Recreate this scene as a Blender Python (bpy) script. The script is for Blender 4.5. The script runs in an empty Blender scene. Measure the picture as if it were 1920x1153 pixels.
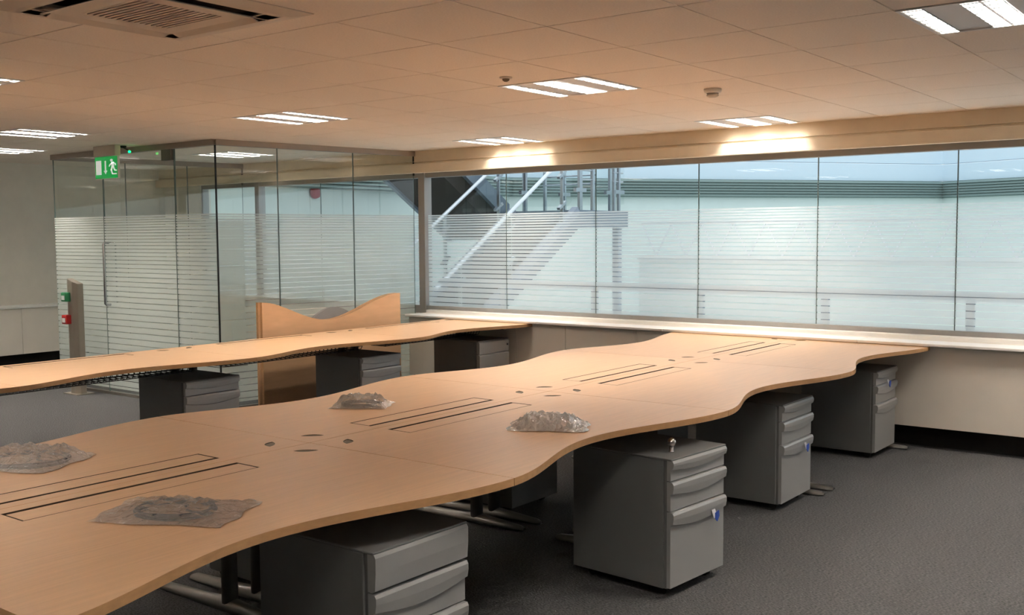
import bpy, bmesh, math, random
from mathutils import Vector, Matrix

# ------------------------------------------------------------------ camera, sky, exposure
scn = bpy.context.scene
COL = scn.collection
CZ = 1.53                      # camera height
CEIL = CZ + 0.844              # ceiling height
cam_d = bpy.data.cameras.new('camera')
cam = bpy.data.objects.new('camera', cam_d)
COL.objects.link(cam)
Rr = Vector((0.79513, 0.60640, -0.00700))
Rd = Vector((0.03709, -0.06015, -0.99750))
Rf = Vector((-0.60530, 0.79288, -0.07031))
cam.matrix_world = Matrix(((Rr.x, -Rd.x, -Rf.x, 0), (Rr.y, -Rd.y, -Rf.y, 0), (Rr.z, -Rd.z, -Rf.z, CZ), (0, 0, 0, 1)))
cam_d.sensor_width = 36.0
cam_d.lens = 1932.3 / 1920 * 36.0
cam_d.clip_start = 0.05
scn.camera = cam

world = bpy.data.worlds.new('sky')
scn.world = world
world.use_nodes = True
bg = world.node_tree.nodes['Background']
bg.inputs[0].default_value = (0.83, 0.93, 1.0, 1)     # overcast daylight
bg.inputs[1].default_value = 0.74
TUBE = 150.0                                           # brightness of the fluorescent tubes
TUBE_COL = (1.0, 0.90, 0.77, 1)
scn.view_settings.view_transform = 'Standard'
scn.view_settings.look = 'None'
scn.view_settings.gamma = 1.0
scn.view_settings.use_curve_mapping = False
scn.view_settings.exposure = 0.85
scn.cycles.transparent_max_bounces = 48
scn.cycles.max_bounces = 14
scn.cycles.diffuse_bounces = 8

random.seed(7)
PI = math.pi

# ------------------------------------------------------------------ materials
MATS = {}
def mat(name, col, rough=0.6, metal=0.0, spec=0.4, noise=None, bump=None, emit=None, coat=0.0):
    """procedural principled material. noise=(scale, amount, stretch) varies the colour, bump=(scale, strength)"""
    m = bpy.data.materials.new(name); m.use_nodes = True
    nt = m.node_tree; b = nt.nodes['Principled BSDF']
    b.inputs['Base Color'].default_value = (*col, 1)
    b.inputs['Roughness'].default_value = rough
    b.inputs['Metallic'].default_value = metal
    b.inputs['Specular IOR Level'].default_value = spec
    if coat: b.inputs['Coat Weight'].default_value = coat; b.inputs['Coat Roughness'].default_value = 0.25
    tc = nt.nodes.new('ShaderNodeTexCoord')
    if noise:
        sc, am, st = noise
        mp = nt.nodes.new('ShaderNodeMapping'); mp.inputs['Scale'].default_value = st
        nz = nt.nodes.new('ShaderNodeTexNoise'); nz.inputs['Scale'].default_value = sc; nz.inputs['Detail'].default_value = 4
        rp = nt.nodes.new('ShaderNodeValToRGB')
        rp.color_ramp.elements[0].position = 0.3; rp.color_ramp.elements[1].position = 0.7
        rp.color_ramp.elements[0].color = (*[max(0, c * (1 - am)) for c in col], 1)
        rp.color_ramp.elements[1].color = (*[min(1, c * (1 + am)) for c in col], 1)
        nt.links.new(tc.outputs['Object'], mp.inputs[0]); nt.links.new(mp.outputs[0], nz.inputs['Vector'])
        nt.links.new(nz.outputs['Fac'], rp.inputs[0]); nt.links.new(rp.outputs[0], b.inputs['Base Color'])
    if bump:
        sc, am = bump
        nz = nt.nodes.new('ShaderNodeTexNoise'); nz.inputs['Scale'].default_value = sc; nz.inputs['Detail'].default_value = 3
        bp = nt.nodes.new('ShaderNodeBump'); bp.inputs['Strength'].default_value = am; bp.inputs['Distance'].default_value = 0.01
        nt.links.new(tc.outputs['Object'], nz.inputs['Vector'])
        nt.links.new(nz.outputs['Fac'], bp.inputs['Height']); nt.links.new(bp.outputs[0], b.inputs['Normal'])
    if emit:
        b.inputs['Emission Color'].default_value = (*emit[0], 1) if len(emit[0]) == 3 else emit[0]
        b.inputs['Emission Strength'].default_value = emit[1]
    MATS[name] = m
    return m

def glass_mat(name, tint, rmax=1.0):
    m = bpy.data.materials.new(name); m.use_nodes = True
    nt = m.node_tree; nt.nodes.clear()
    out = nt.nodes.new('ShaderNodeOutputMaterial'); mx = nt.nodes.new('ShaderNodeMixShader')
    tr = nt.nodes.new('ShaderNodeBsdfTransparent'); tr.inputs[0].default_value = (*tint, 1)
    gl = nt.nodes.new('ShaderNodeBsdfGlossy'); gl.inputs['Roughness'].default_value = 0.015; gl.inputs[0].default_value = (rmax,) * 3 + (1,)
    ge = nt.nodes.new('ShaderNodeNewGeometry'); dt = nt.nodes.new('ShaderNodeVectorMath'); dt.operation = 'DOT_PRODUCT'
    nt.links.new(ge.outputs['Normal'], dt.inputs[0]); nt.links.new(ge.outputs['Incoming'], dt.inputs[1])
    def mth(op, x, y=None):
        k = nt.nodes.new('ShaderNodeMath'); k.operation = op; nt.links.new(x, k.inputs[1 if op == 'SUBTRACT' else 0])
        if y is not None: k.inputs[0 if op == 'SUBTRACT' else 1].default_value = y
        return k.outputs[0]
    t = mth('POWER', mth('SUBTRACT', mth('ABSOLUTE', dt.outputs['Value']), 1.0), 5.0)      # Schlick
    k = nt.nodes.new('ShaderNodeMath'); k.operation = 'MULTIPLY_ADD'; k.inputs[1].default_value = 0.93; k.inputs[2].default_value = 0.065
    nt.links.new(t, k.inputs[0])
    nt.links.new(k.outputs[0], mx.inputs[0]); nt.links.new(tr.outputs[0], mx.inputs[1]); nt.links.new(gl.outputs[0], mx.inputs[2])
    nt.links.new(mx.outputs[0], out.inputs[0])
    MATS[name] = m; return m

def film_mat(name, col, clear, diff):
    """frosted film: part clear, part scattered through, part scattered back"""
    m = bpy.data.materials.new(name); m.use_nodes = True
    nt = m.node_tree; nt.nodes.clear()
    out = nt.nodes.new('ShaderNodeOutputMaterial'); m1 = nt.nodes.new('ShaderNodeMixShader'); m2 = nt.nodes.new('ShaderNodeMixShader')
    tr = nt.nodes.new('ShaderNodeBsdfTransparent'); tl = nt.nodes.new('ShaderNodeBsdfTranslucent'); df = nt.nodes.new('ShaderNodeBsdfDiffuse')
    tl.inputs[0].default_value = (*col, 1); df.inputs[0].default_value = (*col, 1)
    m1.inputs[0].default_value = diff; m2.inputs[0].default_value = clear
    nt.links.new(tl.outputs[0], m1.inputs[1]); nt.links.new(df.outputs[0], m1.inputs[2])
    nt.links.new(m1.outputs[0], m2.inputs[1]); nt.links.new(tr.outputs[0], m2.inputs[2]); nt.links.new(m2.outputs[0], out.inputs[0])
    MATS[name] = m; return m

def plastic_bag_mat(name, white, base, rough=0.12):
    """thin wrinkled clear polythene"""
    m = bpy.data.materials.new(name); m.use_nodes = True
    nt = m.node_tree; nt.nodes.clear()
    out = nt.nodes.new('ShaderNodeOutputMaterial')
    tr = nt.nodes.new('ShaderNodeBsdfTransparent'); tr.inputs[0].default_value = (1, 1, 1, 1)
    gl = nt.nodes.new('ShaderNodeBsdfGlossy'); gl.inputs['Roughness'].default_value = rough
    df = nt.nodes.new('ShaderNodeBsdfDiffuse'); df.inputs[0].default_value = (0.95, 0.94, 0.95, 1)
    a = nt.nodes.new('ShaderNodeMixShader'); a.inputs[0].default_value = white
    b = nt.nodes.new('ShaderNodeMixShader')
    fr = nt.nodes.new('ShaderNodeFresnel'); fr.inputs[0].default_value = 1.6
    mu = nt.nodes.new('ShaderNodeMath'); mu.operation = 'MULTIPLY_ADD'; mu.inputs[1].default_value = 1.0; mu.inputs[2].default_value = base
    nt.links.new(fr.outputs[0], mu.inputs[0])
    tc = nt.nodes.new('ShaderNodeTexCoord'); nz = nt.nodes.new('ShaderNodeTexNoise'); nz.inputs['Scale'].default_value = 40; nz.inputs['Detail'].default_value = 4
    bp = nt.nodes.new('ShaderNodeBump'); bp.inputs['Strength'].default_value = 1.0; bp.inputs['Distance'].default_value = 0.02
    nt.links.new(tc.outputs['Object'], nz.inputs['Vector']); nt.links.new(nz.outputs['Fac'], bp.inputs['Height'])
    nt.links.new(bp.outputs[0], gl.inputs['Normal']); nt.links.new(bp.outputs[0], fr.inputs['Normal'])
    nt.links.new(tr.outputs[0], a.inputs[1]); nt.links.new(df.outputs[0], a.inputs[2])
    nt.links.new(mu.outputs[0], b.inputs[0]); nt.links.new(a.outputs[0], b.inputs[1]); nt.links.new(gl.outputs[0], b.inputs[2])
    nt.links.new(b.outputs[0], out.inputs[0])
    MATS[name] = m; return m

mat('carpet', (0.092, 0.092, 0.096), 0.95, spec=0.1, noise=(85, 0.6, (1, 2.2, 1)), bump=(120, 0.8))
mat('ceiling_tile', (0.93, 0.84, 0.75), 0.9, spec=0.1, noise=(120, 0.05, (1, 1, 1)))  # cream tint puts warm light bounced off the desks into the tile colour
mat('ceiling_grid', (0.80, 0.72, 0.64), 0.8, spec=0.1)
mat('plenum', (0.05, 0.045, 0.04), 0.95, spec=0.0)
mat('cream_paint', (0.78, 0.68, 0.53), 0.7, spec=0.2, noise=(9, 0.03, (1, 1, 1)))
mat('cream_wall', (0.86, 0.82, 0.75), 0.8, spec=0.2, noise=(6, 0.03, (1, 1, 1)))
mat('casing_panel', (0.82, 0.77, 0.70), 0.55, spec=0.3, noise=(5, 0.02, (1, 1, 1)))
mat('sill_white', (0.96, 0.95, 0.94), 0.35, spec=0.5)
mat('black_kick', (0.012, 0.011, 0.011), 0.9, spec=0.1)
mat('alu', (0.36, 0.35, 0.34), 0.45, metal=0.3)
mat('header_alu', (0.36, 0.31, 0.27), 0.5, metal=0.2)
mat('dark_alu', (0.16, 0.145, 0.13), 0.5, metal=0.2)
mat('black_gasket', (0.012, 0.014, 0.013), 0.6)
mat('joint_grey', (0.15, 0.18, 0.17), 0.5)
mat('glass_edge', (0.12, 0.19, 0.175), 0.3)
glass_mat('window_glass', (0.955, 0.985, 0.98))
glass_mat('partition_glass', (0.94, 0.97, 0.95))
film_mat('frost_film', (0.90, 0.95, 0.95), 0.30, 0.35)
film_mat('partition_film', (0.88, 0.94, 0.92), 0.34, 0.45)
mat('beech', (0.66, 0.415, 0.24), 0.34, spec=0.45, noise=(7, 0.06, (14, 0.6, 3)))
mat('beech_edge', (0.56, 0.32, 0.15), 0.45, spec=0.4, noise=(7, 0.08, (3, 3, 10)))
mat('slot_black', (0.025, 0.018, 0.014), 0.7)
mat('groove', (0.075, 0.05, 0.035), 0.7, spec=0.2)
mat('port', (0.17, 0.13, 0.085), 0.6)
mat('ped_side', (0.19, 0.195, 0.20), 0.5, metal=0.1, spec=0.4)
mat('ped_front', (0.44, 0.45, 0.46), 0.42, metal=0.25)
mat('leg_dark', (0.06, 0.06, 0.062), 0.5, metal=0.2)
mat('leg_silver', (0.19, 0.185, 0.175), 0.35, metal=0.5)
mat('chrome', (0.75, 0.74, 0.73), 0.08, metal=1.0)
mat('steel', (0.55, 0.57, 0.60), 0.25, metal=0.9)
mat('rail_bright', (0.90, 0.91, 0.95), 0.30, metal=0.35)
mat('rubber', (0.02, 0.02, 0.02), 0.7)
mat('tag_white', (0.85, 0.85, 0.85), 0.5)
mat('tag_blue', (0.05, 0.12, 0.55), 0.45)
mat('cable', (0.05, 0.055, 0.06), 0.45)
plastic_bag_mat('polythene', 0.20, 0.08, 0.06)
plastic_bag_mat('polythene_bunched', 0.30, 0.16, 0.06)
plastic_bag_mat('polythene_shiny', 0.65, 0.35, 0.08)
mat('sign_green', (0.0, 0.30, 0.05), 0.4, emit=((0.0, 0.30, 0.05), 0.35))
mat('sign_white', (0.85, 0.88, 0.85), 0.4, emit=((0.8, 0.85, 0.8), 0.25))
mat('led_green', (0.0, 0.8, 0.1), 0.4, emit=((0.0, 1.0, 0.1), 4.0))
mat('plastic_white', (0.80, 0.76, 0.70), 0.45)
mat('fix_white', (0.84, 0.83, 0.82), 0.5)
mat('fix_plate', (0.80, 0.80, 0.82), 0.5)
mat('fix_fin', (0.60, 0.60, 0.60), 0.4, metal=0.3)
mat('tube', (1, 1, 1), 0.5, emit=(TUBE_COL, TUBE))
mat('ac_white', (0.74, 0.66, 0.58), 0.6, spec=0.2)
mat('ac_dark', (0.035, 0.028, 0.022), 0.8)
mat('bollard', (0.30, 0.265, 0.225), 0.4, metal=0.35)
mat('box_green', (0.02, 0.20, 0.08), 0.4)
mat('box_red', (0.50, 0.02, 0.02), 0.4)
mat('bell_red', (0.35, 0.02, 0.03), 0.45)
mat('court_white', (0.82, 0.90, 0.86), 0.85, spec=0.1, noise=(3, 0.02, (1, 1, 1)))
mat('court_clad', (0.74, 0.86, 0.95), 0.5, spec=0.3)
mat('court_metal', (0.27, 0.345, 0.325), 0.45, metal=0.3)
mat('court_floor', (0.72, 0.74, 0.73), 0.9, spec=0.1, noise=(4, 0.05, (1, 1, 1)))
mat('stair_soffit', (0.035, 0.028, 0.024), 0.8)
mat('stair_blue', (0.20, 0.245, 0.30), 0.5, metal=0.1)
mat('stair_plate', (0.36, 0.39, 0.46), 0.5, metal=0.1)
mat('stair_dark', (0.05, 0.055, 0.065), 0.7)
mat('blind_dark', (0.10, 0.12, 0.12), 0.6)
mat('grey_fabric', (0.40, 0.40, 0.41), 0.9, spec=0.1, noise=(200, 0.15, (1, 1, 1)))

# ------------------------------------------------------------------ mesh helpers
class MB:
    """collects shapes for ONE mesh object"""
    def __init__(s): s.v = []; s.f = []; s.m = []; s.sm = []
    def add(s, vs, fs, m=0, smooth=False):
        o = len(s.v); s.v += [tuple(v) for v in vs]
        for f in fs: s.f.append([i + o for i in f]); s.m.append(m); s.sm.append(smooth)
        return s
    def box(s, x0, x1, y0, y1, z0, z1, m=0):
        v = [(x, y, z) for z in (z0, z1) for y in (y0, y1) for x in (x0, x1)]
        return s.add(v, [(0, 2, 3, 1), (4, 5, 7, 6), (0, 1, 5, 4), (2, 6, 7, 3), (0, 4, 6, 2), (1, 3, 7, 5)], m)
    def bar(s, a, b, w, h, m=0, up=(0, 0, 1)):
        a = Vector(a); b = Vector(b); d = (b - a).normalized(); u = Vector(up)
        r = d.cross(u).normalized(); u = r.cross(d).normalized()
        v = [p + r * (sx * w / 2) + u * (sy * h / 2) for p in (a, b) for sx, sy in ((-1, -1), (1, -1), (1, 1), (-1, 1))]
        return s.add(v, [(3, 2, 1, 0), (4, 5, 6, 7), (0, 1, 5, 4), (1, 2, 6, 5), (2, 3, 7, 6), (3, 0, 4, 7)], m)
    def tube(s, pts, rad, n=10, m=0, cap=True, closed=False):
        pts = [Vector(p) for p in pts]; k = len(pts); rings = []
        rads = rad if isinstance(rad, (list, tuple)) else [rad] * k
        prev = None
        for i, p in enumerate(pts):
            if closed: d = (pts[(i + 1) % k] - pts[i - 1]).normalized()
            else: d = (pts[min(i + 1, k - 1)] - pts[max(i - 1, 0)]).normalized()
            if prev is None:
                r = d.orthogonal().normalized()
            else:
                r = (prev - d * prev.dot(d)).normalized()
            prev = r; u = d.cross(r)
            rings.append([p + (r * math.cos(2 * PI * j / n) + u * math.sin(2 * PI * j / n)) * rads[i] for j in range(n)])
        v = [q for r_ in rings for q in r_]; f = []
        for i in range(k if closed else k - 1):
            a = i * n; b = ((i + 1) % k) * n
            for j in range(n): f.append((a + j, a + (j + 1) % n, b + (j + 1) % n, b + j))
        s.add(v, f, m, True)
        if cap and not closed:
            s.add(rings[0], [tuple(range(n))[::-1]], m); s.add(rings[-1], [tuple(range(n))], m)
        return s
    def lathe(s, prof, n=20, c=(0, 0, 0), m=0, smooth=True):
        v = []; f = []
        for r, z in prof:
            for j in range(n): v.append((c[0] + r * math.cos(2 * PI * j / n), c[1] + r * math.sin(2 * PI * j / n), c[2] + z))
        for i in range(len(prof) - 1):
            for j in range(n): f.append((i * n + j, i * n + (j + 1) % n, (i + 1) * n + (j + 1) % n, (i + 1) * n + j))
        f.append(tuple(range(n))[::-1]); f.append(tuple(range((len(prof) - 1) * n, len(prof) * n)))
        return s.add(v, f, m, smooth)
    def prism(s, poly, z0, z1, m=0, side_m=None):
        """polygon (x,y) counter-clockwise, extruded in z"""
        n = len(poly)
        v = [(x, y, z0) for x, y in poly] + [(x, y, z1) for x, y in poly]
        s.add(v, [tuple(range(n))[::-1], tuple(range(n, 2 * n))], m)
        return s.add(v, [(i, (i + 1) % n, n + (i + 1) % n, n + i) for i in range(n)], m if side_m is None else side_m)
    def mesh(s, name, mats):
        me = bpy.data.meshes.new(name); me.from_pydata(s.v, [], s.f)
        for q in mats: me.materials.append(MATS[q])
        me.polygons.foreach_set('material_index', s.m); me.polygons.foreach_set('use_smooth', s.sm)
        me.update(); return me

def tag(o, label=None, cat=None, group=None, kind=None):
    if label: o['label'] = label
    if cat: o['category'] = cat
    if group: o['group'] = group
    if kind: o['kind'] = kind
    return o
def build(mb, name, mats, parent=None, loc=None, bevel=0.0):
    if isinstance(mats, str): mats = [mats]
    me = mb if isinstance(mb, bpy.types.Mesh) else mb.mesh(name, mats)
    o = bpy.data.objects.new(name, me); COL.objects.link(o)
    if parent: o.parent = parent
    if loc is not None: o.location = loc
    if bevel:
        md = o.modifiers.new('bevel', 'BEVEL'); md.width = bevel; md.segments = 2; md.limit_method = 'ANGLE'
    return o
def thing(name, loc, rz=0.0, label=None, cat=None, group=None, kind=None):
    o = bpy.data.objects.new(name, None); COL.objects.link(o); o.empty_display_size = 0.1
    o.location = loc; o.rotation_euler = (0, 0, rz)
    return tag(o, label, cat, group, kind)
def kids(o): return [c for c in bpy.data.objects if c.parent == o]
def copy_tree(o, parent=None):
    c = o.copy(); COL.objects.link(c)
    if parent: c.parent = parent
    for ch in kids(o): copy_tree(ch, c)
    return c
def struct(mb, name, mats, label, cat='structure', bevel=0.0):
    return tag(build(mb, name, mats, bevel=bevel), label, cat, kind='structure')

# ------------------------------------------------------------------ room shell
XL, XR, YB, YW = -11.5, 3.4, -4.4, 7.85
YBH = 7.72                     # face of the bulkhead above the windows
YC = 7.48                      # face of the low casing below the windows
struct(MB().box(XL - .2, XR + .2, YB - .2, YW + .1, -.1, 0), 'floor', 'carpet', 'dark grey flecked office carpet', 'floor')
struct(MB().box(XL - .2, XL, YB, YW + .1, 0, CEIL + .3), 'wall_left', 'cream_wall', 'plain cream wall beyond the glass room', 'wall')
struct(MB().box(XL, XR, YB - .2, YB, 0, CEIL + .3), 'wall_back', 'cream_wall', 'plain cream wall facing the windows', 'wall')
struct(MB().box(XR, XR + .2, YB, YW + .1, 0, CEIL + .3), 'wall_right', 'cream_wall', 'plain cream wall at the end of the windows', 'wall')

# ceiling: slab, grid bars and lay-in tiles
X0, Y0 = -1.866, 2.875
fixtures = {(-3, 3): 0, (-7, 3): 0, (-11, 2): 0, (1, 2): 0, (-3, 7): 0, (-7, 7): 0, (-7, -1): 0, (-12, 6): 0, (-14, 3): 0,
            # the same rhythm of fittings carried on beyond the frame
            (-3, -5): 0, (1, -2): 0, (1, 6): 0, (5, 2): 0, (5, -2): 0, (5, 6): 0, (-7, -5): 0, (-11, -2): 0, (-14, -1): 0, (-14, -5): 0, (1, -6): 0}
AC = (-3.43, 2.295)
cb = MB().box(XL, XR, YB, YW + .1, CEIL + .16, CEIL + .3)
i0, i1 = math.floor((XL - X0) / .6), math.ceil((XR - X0) / .6)
j0, j1 = math.floor((YB - Y0) / .6), math.ceil((YBH - Y0) / .6)
for i in range(i0, i1 + 1):
    x = X0 + .6 * i
    for ya, yb in (((YB, AC[1] - .43), (AC[1] + .43, YBH)) if abs(x - AC[0]) < .43 else ((YB, YBH),)):
        if XL < x < XR: cb.box(x - .011, x + .011, ya, yb, CEIL + .0125, CEIL + .04, 1)
for j in range(j0, j1 + 1):
    y = Y0 + .6 * j
    for xa, xb in (((XL, AC[0] - .43), (AC[0] + .43, XR)) if abs(y - AC[1]) < .43 else ((XL, XR),)):
        if YB < y < YBH: cb.box(xa, xb, y - .011, y + .011, CEIL + .0128, CEIL + .0405, 1)
ceiling = struct(cb, 'ceiling', ['plenum', 'ceiling_grid'], 'suspended ceiling of square tiles, warm bounce light put into their colour, in a thin grid', 'ceiling')
g = .0036
ac_cells = {(-3, -2), (-3, -1), (-2, -2), (-2, -1)}
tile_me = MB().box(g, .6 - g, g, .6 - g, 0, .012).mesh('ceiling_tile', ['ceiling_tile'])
rest = MB()
for i in range(i0, i1):
    for j in range(j0, j1):
        if (i, j) in fixtures or (i, j) in ac_cells: continue
        x, y = X0 + .6 * i, Y0 + .6 * j
        xa, xb, ya, yb = max(x + g, XL), min(x + .6 - g, XR), max(y + g, YB), min(y + .6 - g, YBH)
        full = xb - xa > .59 and yb - ya > .59
        seen = j >= -3 and i <= 3 and (j >= 0 or i > -9) and (j < 8 or i > -16)
        if seen:
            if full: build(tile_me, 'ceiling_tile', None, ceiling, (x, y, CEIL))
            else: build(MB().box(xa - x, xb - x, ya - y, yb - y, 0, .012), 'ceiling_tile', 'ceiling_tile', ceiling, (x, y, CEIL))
        else: rest.box(xa, xb, ya, yb, CEIL, CEIL + .012)
for (xa, xb, ya, yb) in ((X0 - 1.8 + g, X0 - .6 - g, Y0 - 1.2 + g, AC[1] - .38), (X0 - 1.8 + g, X0 - .6 - g, AC[1] + .38, Y0 - g),
                         (X0 - 1.8 + g, AC[0] - .38, AC[1] - .38, AC[1] + .38), (AC[0] + .38, X0 - .6 - g, AC[1] - .38, AC[1] + .38)):
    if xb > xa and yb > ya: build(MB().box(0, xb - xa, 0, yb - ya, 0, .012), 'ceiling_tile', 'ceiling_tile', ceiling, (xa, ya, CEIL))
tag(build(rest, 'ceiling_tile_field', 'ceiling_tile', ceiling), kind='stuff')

# window wall: bulkhead with a stepped blind box, solid bits beside the windows
bk = MB()
bk.box(XL, XR, YBH, YW + .1, CZ + .655, CEIL + .3)
bk.box(XL, XR, YBH - .05, YBH, CZ + .635, CZ + .715)
bk.box(XL, XR, YBH - .05, YBH + .02, CZ + .625, CZ + .637)
bk.box(XL, XR, YBH - .012, YBH, CZ + .735, CZ + .741)
struct(bk, 'wall_front', ['cream_paint'], 'cream bulkhead with a stepped blind box above the windows', 'wall', bevel=.004)
struct(MB().box(XL, -10.76, YW - .05, YW + .1, 0, CZ + .66).box(-10.76, -7.0, YW - .05, YW + .1, 0, .74),
       'wall_corner', ['cream_wall'], 'cream wall return at the corner by the glass room', 'wall')
struct(MB().box(-7.0, XR, YW - .05, YW + .1, 0, .74), 'wall_apron', ['cream_wall'], 'low wall hidden behind the casing below the windows', 'wall')

# glazing -------------------------------------------------------------------------------------
FILM_TOP = CZ + .205
def film_strips(za, zb):
    """bands of film between thin clear lines, wider towards the floor"""
    out = []; z = zb; k = 0
    while z > za + .004:
        hgt = .0145 + .038 * min(1.0, (zb - z) / .93)
        lo = max(za, z - hgt)
        out.append((lo, z)); z = lo - .0065
    return out
def pane(parent, a, b, z0, z1, gm, fm, side=-1, thick=.010, film=True, film_low=None):
    """one sheet of glass from a to b (floor points), film on one face; origin at a"""
    a = Vector((a[0], a[1], 0)); b = Vector((b[0], b[1], 0)); d = b - a; L = d.length; ang = math.atan2(d.y, d.x)
    e = .0035
    m = MB().box(e, L - e, -thick / 2, thick / 2, z0, z1, 1)
    m.m[2] = 0; del m.f[3], m.m[3], m.sm[3]          # one glazed face and the polished edges
    p = build(m, 'pane', [gm, 'glass_edge'], parent, a); p.rotation_euler = (0, 0, ang)
    if film:
        fb = MB(); y = side * (thick / 2 + .0015)
        for (lo, hi) in film_strips(film_low if film_low else z0, FILM_TOP):
            fb.add([(e, y, lo), (L - e, y, lo), (L - e, y, hi), (e, y, hi)], [(0, 1, 2, 3)])
        build(fb, 'frosted_film', fm, p)
    return p

WZ0, WZ1 = CZ - .725, CZ + .655
def window(name, xs, label, posts):
    w = thing(name, (xs[0], YW, 0), 0, label, 'window', kind='structure')
    base = Vector((xs[0], YW, 0))
    fr = MB().box(0, xs[-1] - xs[0], -.045, .045, .72, WZ0 + .012).box(0, xs[-1] - xs[0], -.04, .04, CZ + .583, WZ1 + .02)
    build(fr, 'window_frame', 'alu', w)
    for xa, xb in zip(xs[:-1], xs[1:]):
        pane(w, (xa - xs[0], 0), (xb - xs[0], 0), WZ0 + .01, WZ1, 'window_glass', 'frost_film')
    for xa in xs[1:-1]:
        build(MB().box(xa - xs[0] - .0022, xa - xs[0] + .0022, -.006, .006, WZ0, WZ1), 'glazing_joint', 'joint_grey', w)
    for xp, wd, dp in posts:
        build(MB().box(xp - xs[0] - wd / 2, xp - xs[0] + wd / 2, -dp, .05, .70, WZ1 + .01), 'window_post', 'alu', w, bevel=.004)
    return w
window('window_1', [-7.095, -6.05, -5.035, -4.015, -2.99, -1.963, -.935, .09, 1.115, 2.14, XR],
       'long window with frosted lined film over the lower half, above the white sill', [(-7.095, .085, .06)])
window('window_2', [-9.66, -8.65, -7.14], 'window inside the glass room with frosted lined film', [(-9.69, .07, .05)])
window('window_3', [-10.73, -9.73], 'narrow window between the glass room and the cream wall', [(-10.74, .03, .04)])

# glass room -----------------------------------------------------------------------------------
A, B = Vector((-10.17, 5.60)), Vector((-7.50, 5.60))     # front line
C2, D2 = Vector((-7.13, 7.72)), Vector((-9.84, 7.72))    # where the sides meet the bulkhead
def partition(name, pts, label, skip=(), film_side=-1, header=(.055, .045), jointless_ends=False):
    w = thing(name, (pts[0].x, pts[0].y, 0), 0, label, 'glass partition', kind='structure')
    o = pts[0]; d = (pts[-1] - o).normalized()
    P = [(q - o) for q in pts]
    build(MB().bar((0, 0, CEIL - .025), (P[-1].x, P[-1].y, CEIL - .025), header[0], .05), 'header_channel', 'header_alu', w)
    build(MB().bar((0, 0, .012), (P[-1].x, P[-1].y, .012), .04, .024), 'floor_channel', 'dark_alu', w)
    for k, (a, b) in enumerate(zip(P[:-1], P[1:])):
        if k in skip: continue
        pane(w, a, b, .024, CEIL - .05, 'partition_glass', 'partition_film', film_side, .012, film_low=.06)
    for q in P[1:-1]:
        build(MB().box(q.x - .003, q.x + .003, q.y - .003, q.y + .003, .024, CEIL - .05), 'glazing_joint', 'joint_grey', w)
    return w
def on(p, q, t): return p + (q - p) * t
F1, F2 = Vector((-9.26, 5.6)), Vector((-8.09, 5.6))
wf = partition('wall_meeting_front', [A, F1, F2, B], 'front glass wall of the glass room with lined frosted film', skip=(1,))
wr = partition('wall_meeting_right', [B, on(B, C2, .28), on(B, C2, .66), C2], 'side glass wall of the glass room running up to the window post', film_side=1)
wl = partition('wall_meeting_left', [A, on(A, D2, .35), on(A, D2, .68), D2], 'far side glass wall of the glass room towards the cream wall')
build(MB().box(-.006, .006, -.006, .006, .024, CEIL - .05), 'glazing_joint', 'black_gasket', wr)
build(MB().bar((C2.x - B.x, C2.y - B.y, CZ + .60), (C2.x - B.x, C2.y - B.y, CEIL - .05), .014, .014, up=(0, 1, 0)), 'end_channel', 'black_gasket', wr)
build(MB().bar((D2.x - A.x, D2.y - A.y, CZ + .60), (D2.x - A.x, D2.y - A.y, CEIL - .05), .02, .02, up=(0, 1, 0)), 'end_channel', 'dark_alu', wl)
# the glass door
dr = thing('door_1', (F1.x, 5.6, 0), 0, 'frameless glass door with a long steel pull handle', 'door', kind='structure')
pane(dr, (.004, 0), (F2.x - F1.x - .004, 0), .03, CEIL - .052, 'partition_glass', 'partition_film', -1, .012, film_low=.06)
hx = .075
pts = [(hx, -.006, CZ - .05), (hx, -.055, CZ - .05), (hx, -.065, CZ - .06), (hx, -.065, CZ - .64), (hx, -.055, CZ - .65), (hx, -.006, CZ - .65)]
pts2 = [(hx, .006, CZ - .05), (hx, .055, CZ - .05), (hx, .065, CZ - .06), (hx, .065, CZ - .64), (hx, .055, CZ - .65), (hx, .006, CZ - .65)]
build(MB().tube(pts, .011, 10), 'pull_handle', 'steel', dr)
build(MB().tube(pts2, .011, 10), 'pull_handle', 'steel', dr)
build(MB().box(F2.x - F1.x - .17, F2.x - F1.x - .02, -.025, .025, CEIL - .15, CEIL - .05), 'patch_fitting', 'dark_alu', dr, bevel=.004)
build(MB().box(F2.x - F1.x - .17, F2.x - F1.x - .02, -.025, .025, .02, .09), 'patch_fitting', 'dark_alu', dr, bevel=.004)

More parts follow.
